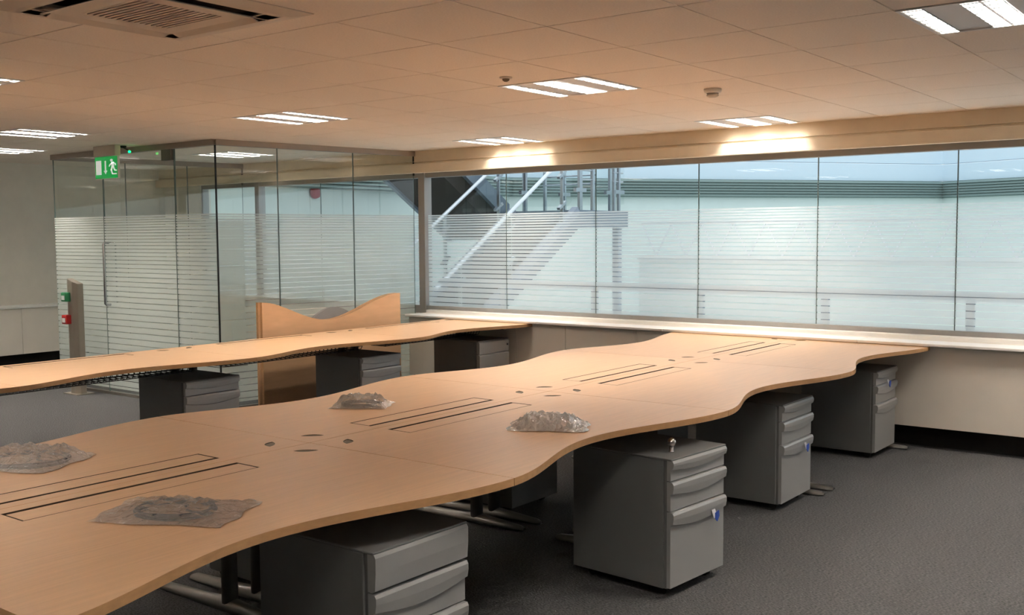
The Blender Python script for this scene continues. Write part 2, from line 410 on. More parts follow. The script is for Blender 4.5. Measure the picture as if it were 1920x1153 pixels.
# low casing below the windows ---------------------------------------------------------------------
def casing(name, loc, rz, L, joints, label, sill=True, ztop=.755, zbot=.155, depth=.38):
    c = thing(name, loc, rz, label, 'casing')
    js = [0] + joints + [L]
    for a, b in zip(js[:-1], js[1:]):
        build(MB().box(a + .002, b - .002, 0, .018, zbot, ztop - .032), 'casing_panel', 'casing_panel', c, bevel=.002)
        build(MB().box(a + .03, a + .055, .03, .055, 0, zbot + .05), 'support_leg', 'dark_alu', c)
    build(MB().box(0, L, .02, .04, zbot, ztop - .03), 'back_board', 'casing_panel', c)
    build(MB().box(0, L, .12, .14, 0, ztop - .05), 'kick_board', 'black_kick', c)
    build(MB().box(0, .018, .02, depth, zbot, ztop - .032), 'end_panel', 'casing_panel', c)
    if sill:
        sj = [0] + [j + .28 for j in joints[::2]] + [L]
        for a, b in zip(sj[:-1], sj[1:]):
            build(MB().box(a + .0015, b - .0015, -.06, .16, ztop - .022, ztop), 'sill_board', 'sill_white', c, bevel=.005)
        build(MB().box(0, L, .16, .27, ztop - .028, ztop - .002), 'sill_upstand', 'casing_panel', c, bevel=.003)
        build(MB().box(0, L, .255, .33, ztop - .02, ztop + .026), 'sill_step', 'sill_white', c, bevel=.004)
    return c
casing('window_casing', (-7.0, YC, 0), 0, XR + 7.0, [1.33, 1.88, 2.6, 3.4, 4.2, 6.2, 8.2], 'cream panelled casing with a white sill under the long window')
lc = thing('low_cupboard', (-11.2, YB, 0), 0, 'white low cupboard run along the cream wall on a black plinth', 'cupboard')
for k in range(14):
    y = .78 * k
    if y + .78 < 10.95: build(MB().box(-.018, 0, y + .002, y + .778, .25, .755), 'cupboard_door', 'casing_panel', lc, bevel=.002)
build(MB().box(-.298, -.02, 0, 10.95, .25, .755), 'cupboard_body', 'casing_panel', lc)
build(MB().box(-.298, .01, 0, 10.95, .757, .78), 'cupboard_top', 'sill_white', lc, bevel=.003)
build(MB().box(-.298, -.05, 0, 10.95, 0, .25), 'plinth', 'black_kick', lc)

# ------------------------------------------------------------------ ceiling fittings
def make_light():
    r = thing('ceiling_light', (0, 0, 0))
    h = MB()
    h.box(-.292, .292, -.292, .292, .085, .095); h.box(-.297, -.287, -.292, .292, 0, .09); h.box(.287, .297, -.292, .292, 0, .09)
    h.box(-.292, .292, -.297, -.287, 0, .09); h.box(-.292, .292, .287, .297, 0, .09)
    build(h, 'housing', 'fix_plate', r)
    build(MB().box(-.297, .297, -.297, -.28, -.004, .004).box(-.297, .297, .28, .297, -.004, .004)
          .box(-.297, -.28, -.28, .28, -.004, .004).box(.28, .297, -.28, .28, -.004, .004), 'frame', 'fix_white', r)
    for xa, xb in ((-.205, -.075), (.075, .205)):
        build(MB().box(xa, xb, -.28, .28, .002, .006), 'perforated_plate', 'fix_plate', r)
    for xa, xb in ((-.28, -.205), (-.072, -.003), (.003, .072), (.205, .28)):
        l = MB()
        l.box(xa, xa + .003, -.28, .28, -.002, .035); l.box(xb - .003, xb, -.28, .28, -.002, .035)
        for k in range(8):
            y = -.245 + .07 * k
            l.add([(xa, y - .010, -.001), (xb, y - .010, -.001), (xb, y + .010, -.001), (xa, y + .010, -.001), (xa, y - .002, .024), (xb, y - .002, .024), (xb, y + .002, .024), (xa, y + .002, .024)],
                  [(0, 3, 2, 1), (4, 5, 6, 7), (0, 1, 5, 4), (2, 3, 7, 6)])
        build(l, 'louvre', 'fix_fin', r)
        xm = (xa + xb) / 2
        build(MB().tube([(xm, -.27, .058), (xm, .27, .058)], .014, 8), 'tube', 'tube', r)
    return r
light0 = make_light()
LN = {(-3, 3): 'recessed louvred light nearest the small ceiling sensor', (-7, 3): 'recessed louvred light over the long run of desks, towards the glass door',
      (-11, 2): 'recessed louvred light in the ceiling in front of the green exit sign', (1, 2): 'recessed louvred light over the open carpet beside the aisle pedestals',
      (-3, 7): 'recessed louvred light against the bulkhead at the smoke detector', (-7, 7): 'recessed louvred light against the bulkhead beside the glass room corner',
      (-7, -1): 'recessed louvred light in line with the grey air conditioning cassette', (-12, 6): 'recessed louvred light inside the glass room',
      (-14, 3): 'recessed louvred light beyond the glass room near the cream wall'}
first = True
for (i, j) in fixtures:
    o = light0 if first else copy_tree(light0)
    first = False
    o.location = (X0 + .6 * i + .3, Y0 + .6 * j + .3, CEIL)
    if (i, j) not in LN:
        o.name = 'ceiling_light_offscreen'
        for c in kids(o):
            if c.name.startswith('tube'): c.name = 'tube_offscreen'
    tag(o, LN.get((i, j), 'recessed louvred light in the ceiling of the unseen part of the office'), 'ceiling light', 'recessed louvred ceiling lights')

# air conditioning cassette
ac = thing('air_conditioner', (AC[0], AC[1], CEIL), 0, 'square ceiling air conditioning cassette with a slatted grille', 'air conditioner')
b = MB()
def ring(m, r0, r1, z0, z1):
    for k in range(4):
        ca, sa = round(math.cos(k * PI / 2)), round(math.sin(k * PI / 2))
        q = [(r0, -r0, z0), (r1, -r1, z1), (r1, r1, z1), (r0, r0, z0)]
        m.add([(x * ca - y * sa, x * sa + y * ca, z) for x, y, z in q], [(0, 1, 2, 3)])
ring(b, .18, .26, -.018, -.018); ring(b, .33, .36, -.018, -.016); ring(b, .36, .42, -.016, -.004); ring(b, .42, .42, -.004, .012)
build(b, 'fascia', 'ac_white', ac)
build(MB().box(-.33, .33, -.33, .33, .03, .05), 'casing_box', 'ac_dark', ac)
for k in range(4):
    f = MB(); L = .25
    f.add([(.258, -L, -.018), (.258, L, -.018), (.296, L, -.030), (.296, -L, -.030), (.258, -L, -.014), (.258, L, -.014), (.296, L, -.027), (.296, -L, -.027)],
          [(0, 3, 2, 1), (4, 5, 6, 7), (0, 1, 5, 4), (1, 2, 6, 5), (2, 3, 7, 6), (3, 0, 4, 7)])
    f.box(.26, .33, L, .33, -.018, -.012); f.box(.26, .33, -.33, -L, -.018, -.012)
    o = build(f, 'air_flap', 'ac_white', ac); o.rotation_euler = (0, 0, k * PI / 2)
build(MB().box(-.18, .18, -.18, .18, -.004, .0), 'filter', 'ac_dark', ac)
for k in range(15):
    y = -.17 + .34 * k / 14
    build(MB().add([(-.178, y - .008, -.018), (.178, y - .008, -.018), (.178, y + .004, -.018), (-.178, y + .004, -.018),
                    (-.178, y - .002, -.006), (.178, y - .002, -.006), (.178, y + .008, -.006), (-.178, y + .008, -.006)],
                   [(0, 3, 2, 1), (4, 5, 6, 7), (0, 1, 5, 4), (2, 3, 7, 6), (0, 4, 7, 3), (1, 2, 6, 5)]), 'grille_slat', 'ac_white', ac)

sd = thing('smoke_detector', (-2.766, 5.575, CEIL), 0, 'round white smoke detector on the ceiling', 'smoke detector')
build(MB().lathe([(.052, 0), (.052, -.012), (.047, -.022), (.036, -.026)], 24), 'base', 'plastic_white', sd)
build(MB().lathe([(.03, -.026), (.034, -.034), (.034, -.042), (.02, -.05)], 24), 'sensing_chamber', 'ac_white', sd)
build(MB().lathe([(.036, -.026), (.031, -.0265), (.031, -.036), (.036, -.036)], 24), 'vent_ring', 'ac_dark', sd)
ps = thing('ceiling_sensor', (-3.42, 4.44, CEIL), 0, 'tiny domed sensor on the ceiling beside a louvred light', 'sensor')
build(MB().lathe([(.035, 0), (.034, -.006), (.025, -.009)], 20), 'base', 'ac_white', ps)
build(MB().lathe([(.02, -.009), (.018, -.018), (.008, -.024)], 16), 'dome', 'port', ps)

# exit sign
es = thing('exit_sign', (-8.78, 5.36, CEIL), 0, 'green exit sign with white running figure, arrow and door hanging before the glass door', 'sign')
sw, z1, z0 = .182, -.099, -.297
build(MB().box(-sw - .003, sw + .003, -.012, .012, z0 - .004, z1 + .004), 'sign_body', 'plastic_white', es, bevel=.002)
build(MB().box(-sw, sw, -.0145, -.0118, z0, z1), 'sign_face', 'sign_green', es)
build(MB().box(-sw, sw * .95, -.03, .03, z1 + .004, 0), 'ceiling_mount', 'ac_white', es, bevel=.004)
zc = (z0 + z1) / 2
def flat(poly):
    return [(x * 1.74, zc + z) for x, z in poly]
def glyph(name, polys):
    m = MB()
    for poly in polys:
        n = len(poly); v = [(x, -.0165, z) for x, z in flat(poly)] + [(x, -.0140, z) for x, z in flat(poly)]
        m.add(v, [tuple(range(n)), tuple(range(n, 2 * n))[::-1]] + [(i, n + i, n + (i + 1) % n, (i + 1) % n) for i in range(n)])
    build(m, name, 'sign_white', es)
glyph('door_symbol', [[(-.095, -.065), (-.045, -.065), (-.045, .065), (-.095, .065)]])
glyph('arrow_symbol', [[(-.012, .06), (-.012, -.03), (-.022, -.03), (-.006, -.062), (.010, -.03), (0, -.03), (0, .06)]])
circ = [(.053 + .0125 * math.cos(2 * PI * k / 12), .062 + .0125 * math.sin(2 * PI * k / 12)) for k in range(12)]
def limb(a, b, w):
    d = (Vector(b) - Vector(a)).normalized(); n = Vector((-d.y, d.x)) * w / 2
    return [tuple(Vector(a) - n), tuple(Vector(b) - n), tuple(Vector(b) + n), tuple(Vector(a) + n)]
glyph('running_figure', [circ, limb((.062, .048), (.064, 0), .024), limb((.060, .04), (.036, .020), .011), limb((.036, .022), (.030, .006), .009),
                         limb((.066, .042), (.088, .028), .010), limb((.088, .030), (.090, .014), .009), limb((.058, .004), (.048, -.028), .013),
                         limb((.048, -.024), (.058, -.06), .012), limb((.055, -.062), (.098, -.062), .010), limb((.068, .002), (.082, -.03), .012), limb((.080, -.03), (.1, -.032), .011)])
dc = thing('door_sensor', (-8.66, 5.45, CEIL), 0, 'small dark ceiling sensor with a green light above the exit sign', 'sensor')
build(MB().lathe([(.03, 0), (.03, -.012), (.02, -.02)], 16), 'base', 'black_gasket', dc)
build(MB().lathe([(.004, -.018), (.012, -.024), (.012, -.034), (.004, -.04)], 12, c=(.1, 0, -.03)), 'indicator_light', 'led_green', dc)
build(MB().bar((0, 0, -.015), (.1, 0, -.05), .012, .008), 'arm', 'black_gasket', dc)

# break-glass post
bp_ = thing('break_glass_post', (-9.52, 5.42, 0), 0, 'slim curved-top metal post with green and red call boxes by the glass wall', 'post')
prof = [(-.10, 0), (.10, 0)]
m = MB(); pw = .095; top = 1.135
sec = [(-pw, -.03), (-pw * .4, -.055), (pw * .4, -.055), (pw, -.03), (pw, .03), (-pw, .03)]
tz = [top, top - .005, top - .03, top - .05, top - .05, top]
v = [(x, y, 0) for x, y in sec] + [(x, y, z) for (x, y), z in zip(sec, tz)]
m.add(v, [(5, 4, 3, 2, 1, 0), (6, 7, 8, 9, 10, 11)] + [(i, (i + 1) % 6, 6 + (i + 1) % 6, 6 + i) for i in range(6)])
build(m, 'post', 'bollard', bp_, bevel=.004)
build(MB().box(-.13, .13, -.09, .09, 0, .008), 'base_plate', 'bollard', bp_)
for z, mt, nm in ((.955, 'box_green', 'green_call_box'), (.735, 'box_red', 'red_call_box')):
    q = build(MB().box(-.085, .005, -.105, -.04, z - .045, z + .045), nm, mt, bp_, bevel=.008)
    build(MB().box(-.066, -.014, -.109, -.1045, z - .028, z + .015), 'call_plate', 'tag_white', q)

# ------------------------------------------------------------------ furniture
DT = .73          # desk top surface
PITCH = 1.605
def desk_profile(L, n=36, hand=1, amp=.17, dep=1.0):
    pts = []
    for k in range(n + 1):
        s = k / n; t = s if hand > 0 else 1 - s
        w = t ** .88
        pts.append((dep - amp * math.sin(PI * w) ** 2, s * L))
    return pts
def lens(cx, cy, ang, ln=.094, wd=.040, n=8):
    out = []
    for k in range(n):
        t = -1 + 2 * k / n; out.append((t * ln / 2, -(1 - t * t) * wd * .62))
    for k in range(n):
        t = 1 - 2 * k / n; out.append((t * ln / 2, (1 - t * t) * wd * .38))
    c, s = math.cos(ang), math.sin(ang)
    return [(cx + x * c - y * s, cy + x * s + y * c) for x, y in out]
def plate_with_holes(name, outer, holes, z0, z1, mats):
    bm = bmesh.new(); edges = []; loops = []
    for lp in [outer] + holes:
        vs = [bm.verts.new((x, y, z1)) for x, y in lp]; loops.append(lp)
        edges += [bm.edges.new((vs[i], vs[(i + 1) % len(vs)])) for i in range(len(vs))]
    r = bmesh.ops.triangle_fill(bm, use_beauty=True, use_dissolve=False, edges=edges, normal=(0, 0, 1))
    bm.verts.index_update()
    top_v = [tuple(v.co) for v in bm.verts]; top_f = [[v.index for v in f.verts] for f in bm.faces]
    flip = [f.normal.z < 0 for f in bm.faces]
    bm.free()
    m = MB()
    top_f = [f[::-1] if fl else f for f, fl in zip(top_f, flip)]
    m.add(top_v, top_f, 0)
    m.add([(x, y, z0) for x, y, z in top_v], [f[::-1] for f in top_f], 1)
    for k, lp in enumerate(loops):
        n = len(lp); area = sum(lp[i][0] * lp[(i + 1) % n][1] - lp[(i + 1) % n][0] * lp[i][1] for i in range(n))
        v = [(x, y, z0) for x, y in lp] + [(x, y, z1) for x, y in lp]
        ccw = (area > 0) == (k == 0)
        fs = [(i, (i + 1) % n, n + (i + 1) % n, n + i) for i in range(n)]
        m.add(v, fs if ccw else [f[::-1] for f in fs], 1 if k == 0 else 2 if k == 1 else 3)
    return m.mesh(name, mats)

def make_desk(L, hand, tray=False, ports=(True, True), dep=1.0, amp=.17, colx=.42, flen=1.0):
    r = thing('desk', (0, 0, 0))
    e = .0015
    prof_ = desk_profile(L - 2 * e, hand=hand, dep=dep, amp=amp)
    outer = [(e, e)] + [(x, y + e) for x, y in prof_] + [(e, L - e)]
    sl = (.055, .182, L / 2 - .425, L / 2 + .415)
    holes = [[(sl[0], sl[2]), (sl[1], sl[2]), (sl[1], sl[3]), (sl[0], sl[3])]]
    if ports[0]: holes.append(lens(.10, .105, -PI / 4 + PI))
    if ports[1]: holes.append(lens(.10, L - .105, PI / 4))
    build(plate_with_holes('desktop', outer, holes, DT - .026, DT, ['beech', 'beech_edge', 'groove', 'port']), 'desktop', None, r)
    fb = MB().box(sl[0] + .019, sl[1] - .006, sl[2] + .007, sl[3] - .007, DT - .018, DT - .0005, 1); fb.m[1] = 0
    build(fb, 'cable_flap', ['beech', 'groove'], r)
    build(MB().box(sl[0] - .012, sl[1] + .012, sl[2] - .012, sl[3] + .012, DT - .04, DT - .027), 'cable_slot', 'slot_black', r)
    for k, (cy, an) in enumerate(((.105, -PI / 4 + PI), (L - .105, PI / 4))):
        if ports[k]: build(MB().prism(lens(.10, cy, an, .0925, .0385), DT - .026, DT - .003), 'cable_port', 'port', r)
    for y in (.075, L - .075):
        lg = MB()
        lg.tube([(colx, y, .03), (colx, y, DT - .06)], [.034, .030], 14)
        lg.box(.12, .74, y - .02, y + .02, DT - .062, DT - .0275)
        leg = build(lg, 'leg', 'leg_dark', r)
        ft = MB(); P = [(.10, .014), (.13, .024), (.25, .034), (.42, .046), (.60, .034), (.78, .024), (.86, .020), (.885, .012)]
        W_ = [.012, .026, .032, .040, .036, .036, .034, .016]
        vs = []; n = 10
        for (x, hz), w in zip(P, W_):
            x = colx + (x - .42) * flen
            for q in range(n):
                a = PI * q / (n - 1); vs.append((x, y + w * math.cos(a), .004 + hz * math.sin(a)))
        fs = [(i * n + q, i * n + q + 1, (i + 1) * n + q + 1, (i + 1) * n + q) for i in range(len(P) - 1) for q in range(n - 1)]
        fs += [tuple(range(n)), tuple(range((len(P) - 1) * n, len(P) * n))[::-1]] + [(i * n + n - 1, i * n, (i + 1) * n, (i + 1) * n + n - 1) for i in range(len(P) - 1)]
        ft.add(vs, fs, 0, True)
        build(ft, 'foot', 'leg_silver', leg)
    build(MB().box(.10, .14, .12, L - .12, DT - .075, DT - .035), 'cross_rail', 'leg_dark', r)
    if tray:
        t = MB(); y0, y1 = .14, L - .14
        for x, z in ((.30, -.05), (.30, -.085), (.32, -.115), (.40, -.115), (.48, -.115), (.50, -.085), (.50, -.05)):
            t.bar((x, y0, DT + z), (x, y1, DT + z), .005, .005)
        k = int((y1 - y0) / .04)
        for q in range(k + 1):
            y = y0 + (y1 - y0) * q / k
            pts = [(.30, y, DT - .035), (.30, y, DT - .085), (.32, y, DT - .115), (.48, y, DT - .115), (.50, y, DT - .085), (.50, y, DT - .035)]
            for a, b2 in zip(pts[:-1], pts[1:]): t.bar(a, b2, .004, .004, up=(0, 1, 0))
        build(t, 'cable_tray', 'rubber', r)
    return r

RX = -3.03
seams = [1.06 + PITCH * k for k in range(5)]
GR = 'beech desks of the double row'
ordn = ['at the window end', 'second from the window', 'third from the window', 'farthest from the window']
dr0 = make_desk(PITCH, 1); dl0 = make_desk(PITCH, -1)
for k in range(4):
    o = dr0 if k == 0 else copy_tree(dr0)
    o.location = (RX, seams[k], 0)
    tag(o, 'wavy beech double-row desk, open aisle side, ' + ordn[3 - k], 'desk', GR)
    o = dl0 if k == 0 else copy_tree(dl0)
    o.location = (RX, seams[k] + PITCH, 0); o.rotation_euler = (0, 0, PI)
    tag(o, 'wavy beech double-row desk, glass room side, ' + ordn[3 - k], 'desk', GR)
FX = -6.48
fs_ = [-.42, 1.18, 2.78, 4.38, 5.98, 7.48]
fl0 = make_desk(1.6, 1, tray=True, colx=.19, flen=.16)
for k in range(1, 5):
    if k == 4: o = make_desk(1.5, 1, tray=True, colx=.19, flen=.16)
    else: o = fl0 if k == 1 else copy_tree(fl0)
    o.location = (FX, fs_[k], 0)
    tag(o, 'wavy beech desk of the single row, ' + ordn[4 - k], 'desk', 'beech desks of the single row')

# drawer pedestals: front faces +x, origin at the middle of the footprint
PW, PD, PH0, PH1 = .43, .53, .04, .592
def make_ped(style):
    r = thing('drawer_pedestal', (0, 0, 0))
    w = PW / 2; xf = PD / 2
    b = MB().box(-xf, xf - .045, -w, w, PH0, PH1 - .004)
    build(b, 'carcass', 'ped_side', r, bevel=.003)
    build(MB().box(-xf, xf - .004, -w, w, PH1 - .004, PH1 + .004), 'top', 'ped_side', r, bevel=.003)
    build(MB().box(xf - .045, xf - .03, -w + .008, w - .008, PH0, PH1 - .006), 'reveal', 'ped_side', r)
    def front(z0, z1, lip, curve):
        """drawer front: proud lip with a sagging lower edge over a flat lower field"""
        m = MB(); n = 14; y0, y1 = -w + .004, w - .004
        m.box(xf - .03, xf - .012, y0, y1, z0 + .002, z1 - .001, 1)
        v = []; f = []
        for k in range(n + 1):
            t = k / n; y = y0 + (y1 - y0) * t
            zb = z1 - lip + curve * (1 - math.sin(PI * t))
            for x, z in ((xf - .012, z1 - .001), (xf - .002, z1 - .002), (xf + .004, z1 - .012), (xf + .004, (z1 + zb) / 2), (xf + .000, zb + .006), (xf - .012, zb)):
                v.append((x, y, z))
        for k in range(n):
            for q in range(5): f.append((k * 6 + q, k * 6 + q + 1, (k + 1) * 6 + q + 1, (k + 1) * 6 + q))
        f += [tuple(range(6))[::-1], tuple(range(n * 6, n * 6 + 6))]
        m.add(v, f, 0, False)
        return build(m, 'drawer', ['ped_front', 'ped_front'], r)
    if style == 0: fr = ((.500, PH1 - .002, .058, .018), (.372, .498, .072, .020), (PH0 + .004, .370, .078, .022))
    elif style == 1: fr = ((.470, PH1 - .002, .118, .0), (.330, .468, .085, .024), (PH0 + .004, .328, .08, .022))
    else: fr = ((.478, PH1 - .006, .112, .0), (PH0 + .004, .474, .42, .0))
    ds = [front(*q) for q in fr]
    if style == 2:
        build(MB().lathe([(.008, 0), (.008, .006), (.004, .008)], 12), 'lock', 'rubber', ds[0]).location = (xf + .003, w - .03, .54)
        kids(ds[0])[0].rotation_euler = (0, PI / 2, 0)
    for sx in (-1, 1):
        for sy in (-1, 1):
            c = MB()
            cx_, cy_ = sx * (xf - .075), sy * (w - .055)
            c.tube([(cx_, cy_ - .012, .021), (cx_, cy_ + .012, .021)], .021, 12); c.box(cx_ - .012, cx_ + .012, cy_ - .016, cy_ + .016, .03, PH0)
            build(c, 'castor', 'rubber', r)
    return r
P0, P1, P2 = make_ped(0), make_ped(1), make_ped(2)
used = set()
def place(proto, x, y, rz, label, group):
    o = copy_tree(proto) if proto.name in used else proto
    used.add(proto.name)
    o.location = (x, y, 0); o.rotation_euler = (0, 0, rz)
    return tag(o, label, 'pedestal', group)
G1 = 'grey drawer pedestals under the double row of desks'
xf = PD / 2
place(P1, -2.135 - xf, 2.335, -.01, 'grey three-drawer pedestal with flat silver fronts at the desk farthest from the window', G1)
place(P0, -2.01 - xf, 3.985, -.09, 'grey three-drawer pedestal with a chrome knob standing on top', G1)
place(P0, -2.195 - xf, 5.52, 0, 'grey three-drawer pedestal between the knob-topped one and the window casing, key tag low down', G1)
place(P0, -2.215 - xf, 7.15, 0, 'grey three-drawer pedestal beside the window casing, key tag on its middle drawer', G1)
for k in range(4):
    place(P0, RX - .86 + xf, seams[k] + .335, PI, 'grey pedestal half hidden under the double row, glass side, ' + ordn[3 - k], G1)
G2 = 'grey drawer pedestals under the single row of desks'
place(P0, -5.68 - xf, 4.18, 0, 'grey drawer pedestal under the single row, farthest from the window', G2)
place(P0, -5.68 - xf, 5.76, 0, 'grey drawer pedestal under the single row, in front of the stored beech tops', G2)
place(P2, -5.70 - xf, 7.20, 0, 'grey pedestal with a small upper drawer and lock beside the window casing', G2)

# chrome knob on a pedestal
kn = thing('chrome_knob', (-2.11, 3.885, PH1 + .004), 0, 'round chrome knob on a short stem standing on a pedestal', 'knob')
build(MB().lathe([(.012, 0), (.012, .003), (.0085, .005), (.0085, .026)], 16), 'stem', 'steel', kn)
build(MB().lathe([(.004, .024), (.012, .027), (.018, .034), (.020, .042), (.018, .050), (.012, .058), (.004, .062)], 20), 'ball', 'chrome', kn)

# key tags hanging from drawer fronts
def keytag(loc, rz, label, flip):
    t = thing('key_tag', loc, rz, label, 'key tag', 'key tags on the drawer pedestals')
    m = MB(); w = .014
    m.add([(0, -w, 0), (0, w, 0), (.012, w * .8, -.03), (.010, -w * .8, -.034), (.002, -w, -.001), (.002, w, -.001), (.014, w * .8, -.031), (.012, -w * .8, -.035)],
          [(0, 1, 2, 3), (7, 6, 5, 4), (0, 4, 5, 1), (1, 5, 6, 2), (2, 6, 7, 3), (3, 7, 4, 0)])
    build(m, 'paper_tag', 'tag_white', t)
    dx = .014
    m = MB(); a = .017
    pts = [(-.010 + flip, -.012), (.016 + flip, -.005), (.020 + flip, -.030), (.004 + flip, -.052), (-.010 + flip, -.040)]
    n = len(pts); v = [(dx, y, z) for y, z in pts] + [(dx + .004, y, z) for y, z in pts]
    m.add(v, [tuple(range(n)), tuple(range(n, 2 * n))[::-1]] + [(i, n + i, n + (i + 1) % n, (i + 1) % n) for i in range(n)])
    build(m, 'blue_fob', 'tag_blue', t)
    return t
keytag((-1.999, 4.06, CZ - 1.205), -.09, 'white and blue key tag hanging on the knob-topped pedestal', .004)
keytag((-2.186, 5.59, CZ - 1.185), 0, 'white and blue key tag hanging low on the middle aisle pedestal', 0)
keytag((-2.206, 7.12, CZ - 1.005), 0, 'white and blue key tag hanging on the pedestal beside the window casing', 0)

# stored desk tops standing on their straight edge behind the single row
def stored(x, y0, label, name='spare_desktop'):
    L = 1.6
    pr = [(y, z) for z, y in desk_profile(L, hand=1, dep=1.0, amp=.185)]
    poly = [(0, 0), (L, 0)] + pr[::-1]
    m = MB(); n = len(poly)
    v = [(0, y, z) for y, z in poly] + [(-.025, y, z) for y, z in poly]
    m.add(v, [tuple(range(n)), tuple(range(n, 2 * n))[::-1]], 0); m.add(v, [(i, n + i, n + (i + 1) % n, (i + 1) % n) for i in range(n)], 1)
    o = build(m, name, ['beech', 'beech_edge']); o.location = (x, y0, .002)
    return tag(o, label, 'desktop', 'spare desktops stored upright')
stored(-6.60, 5.34, 'beech wavy desktop stored upright behind the single desk row, foremost of the pair')
stored(-6.632, 5.325, 'beech wavy desktop stored upright behind another, towards the glass room')
gs = MB(); L = .75; n = 24
poly = [(0, 0), (L, 0)] + [(L * (1 - k / n), .72 + .18 * math.sin(PI * k / n)) for k in range(n + 1)]
v = [(0, y, z) for y, z in poly] + [(-.03, y, z) for y, z in poly]; k = len(poly)
gs.add(v, [tuple(range(k)), tuple(range(k, 2 * k))[::-1]] + [(i, k + i, k + (i + 1) % k, (i + 1) % k) for i in range(k)])
o = build(gs, 'desk_screen', 'grey_fabric'); o.location = (-6.80, 5.92, .002)
tag(o, 'grey round-topped desk screen standing behind the stored beech tops', 'screen')

# cable coils in clear bags
def bundle(x, y, rz, r, bl, bw, label, seed, hgt=.022, full=1.0, bag='polythene'):
    rnd = random.Random(seed)
    t = thing('bagged_cable', (x, y, DT), rz, label, 'cable', 'bagged cable coils on the double desk row')
    c = MB()
    for q in range(9):
        rr = r * (1 - .09 * rnd.random()); zz = .005 + .005 * (q % 3); n = 40
        ph = rnd.random() * 6
        c.tube([(rr * 1.25 * math.cos(2 * PI * k / n) + .003 * math.sin(3 * (2 * PI * k / n) + ph), rr * math.sin(2 * PI * k / n) + .003 * math.cos(2 * (2 * PI * k / n) + ph), zz + .001 * math.sin(5 * (2 * PI * k / n) + ph)) for k in range(n)], .0032, 6, closed=True)
    build(c, 'cable_coil', 'cable', t)
    e = MB()
    e.tube([(r * 1.1, -.02, .012), (r * .7, -.03, .013), (r * .35, .0, .010), (r * .15, .04, .009)], .0032, 6)
    e.tube([(r * .15, .04, .009), (r * .10, .055, .009)], .006, 8)
    build(e, 'cable_end', 'cable', t)
    m = MB(); nx, ny = 34, 26; v = []; top = []
    off = [[rnd.uniform(-1, 1) for _ in range(ny + 1)] for _ in range(nx + 1)]
    def hfun(i, j):
        u = -1 + 2 * i / nx; w = -1 + 2 * j / ny
        d = math.hypot(u * bl / (r * 1.25), w * bw / r)
        body = hgt * max(0, 1 - max(0, d - .95) * 2.2)
        edge = max(0, 1 - max(abs(u), abs(w)) ** 6)
        ripple = .006 * math.sin(9 * u + 4 * w + seed) + .005 * math.sin(15 * w - 7 * u + seed * 2) + .0045 * off[i][j]
        return .0025 + (body * full + .006 + abs(ripple) * (1 + .6 * full)) * edge
    for i in range(nx + 1):
        for j in range(ny + 1):
            u = -1 + 2 * i / nx; w = -1 + 2 * j / ny
            v.append((u * bl * (1 + .04 * math.sin(6 * w + seed)), w * bw * (1 + .05 * math.sin(5 * u + seed)), hfun(i, j)))
    f = [(i * (ny + 1) + j, (i + 1) * (ny + 1) + j, (i + 1) * (ny + 1) + j + 1, i * (ny + 1) + j + 1) for i in range(nx) for j in range(ny)]
    m.add(v, f, 0, False)
    build(m, 'plastic_bag', bag, t)
bundle(-2.575, 1.75, .50, .095, .205, .135, 'dark cable coil lying flat in a loose clear bag beside the cable flaps', 3, .016, .5)
bundle(-3.60, 1.84, .45, .125, .185, .16, 'bagged cable coil in crumpled shiny film near the wavy edge facing the glass room', 5, .024, 1.1, 'polythene_bunched')
bundle(-3.49, 3.40, .55, .075, .135, .10, 'small bagged cable coil in bunched clear film on the desk facing the glass room', 8, .026, 1.1, 'polythene_bunched')
bundle(-2.46, 3.47, .50, .085, .165, .11, 'bagged cable coil under bright shiny film by the aisle edge of the desk', 11, .028, 1.1, 'polythene_shiny')

# ------------------------------------------------------------------ courtyard outside
struct(MB().box(-30, 20, YW + .1, 40, -.12, -.02), 'floor_courtyard', 'court_floor', 'pale paved courtyard floor outside the windows', 'floor')
ZB = CZ + .70
KL, KC, KA, KR = (-11.3, 8.0), (-11.3, 14.7), (-5.83, 22.1), (6.0, 17.6)
def court_wall(name, a, b, label, zt=9.0):
    w = thing(name, (a[0], a[1], 0), 0, label, 'wall', kind='structure')
    d = Vector((b[0] - a[0], b[1] - a[1], 0)); L = d.length; w.rotation_euler = (0, 0, math.atan2(d.y, d.x))
    build(MB().box(-.02, L + .02, 0, .2, -.1, ZB + .02), 'render_face', 'court_white', w)
    # ribbed metal band, proud of the wall
    for k in range(6):
        z = ZB + .052 * k
        build(MB().add([(-.0, -.16, z + .004), (L, -.16, z + .004), (L, -.13, z + .05), (0, -.13, z + .05), (0, .1, z + .004), (L, .1, z + .004), (L, .1, z + .05), (0, .1, z + .05)],
                       [(0, 1, 2, 3), (7, 6, 5, 4), (0, 4, 5, 1), (2, 6, 7, 3), (0, 3, 7, 4), (1, 5, 6, 2)]), 'metal_rib', 'court_metal', w)
    build(MB().box(0, L, -.10, .1, ZB - .02, ZB + .004), 'band_soffit', 'court_metal', w)
    z = ZB + .315
    k = 0
    while z < zt:
        build(MB().box(0, L, -.05, .1, z + .006, z + .34), 'cladding_panel', 'court_clad', w); z += .35
    return w
court_wall('wall_courtyard_left', KL, KC, 'white courtyard wall under a ribbed metal band, behind the stairs', 4.2)
court_wall('wall_courtyard_far', KC, KA, 'white courtyard wall under a ribbed metal band, opposite the windows', 4.2)
court_wall('wall_courtyard_right', KA, KR, 'pale courtyard wall with a ribbed metal band meeting the far corner', 4.2)

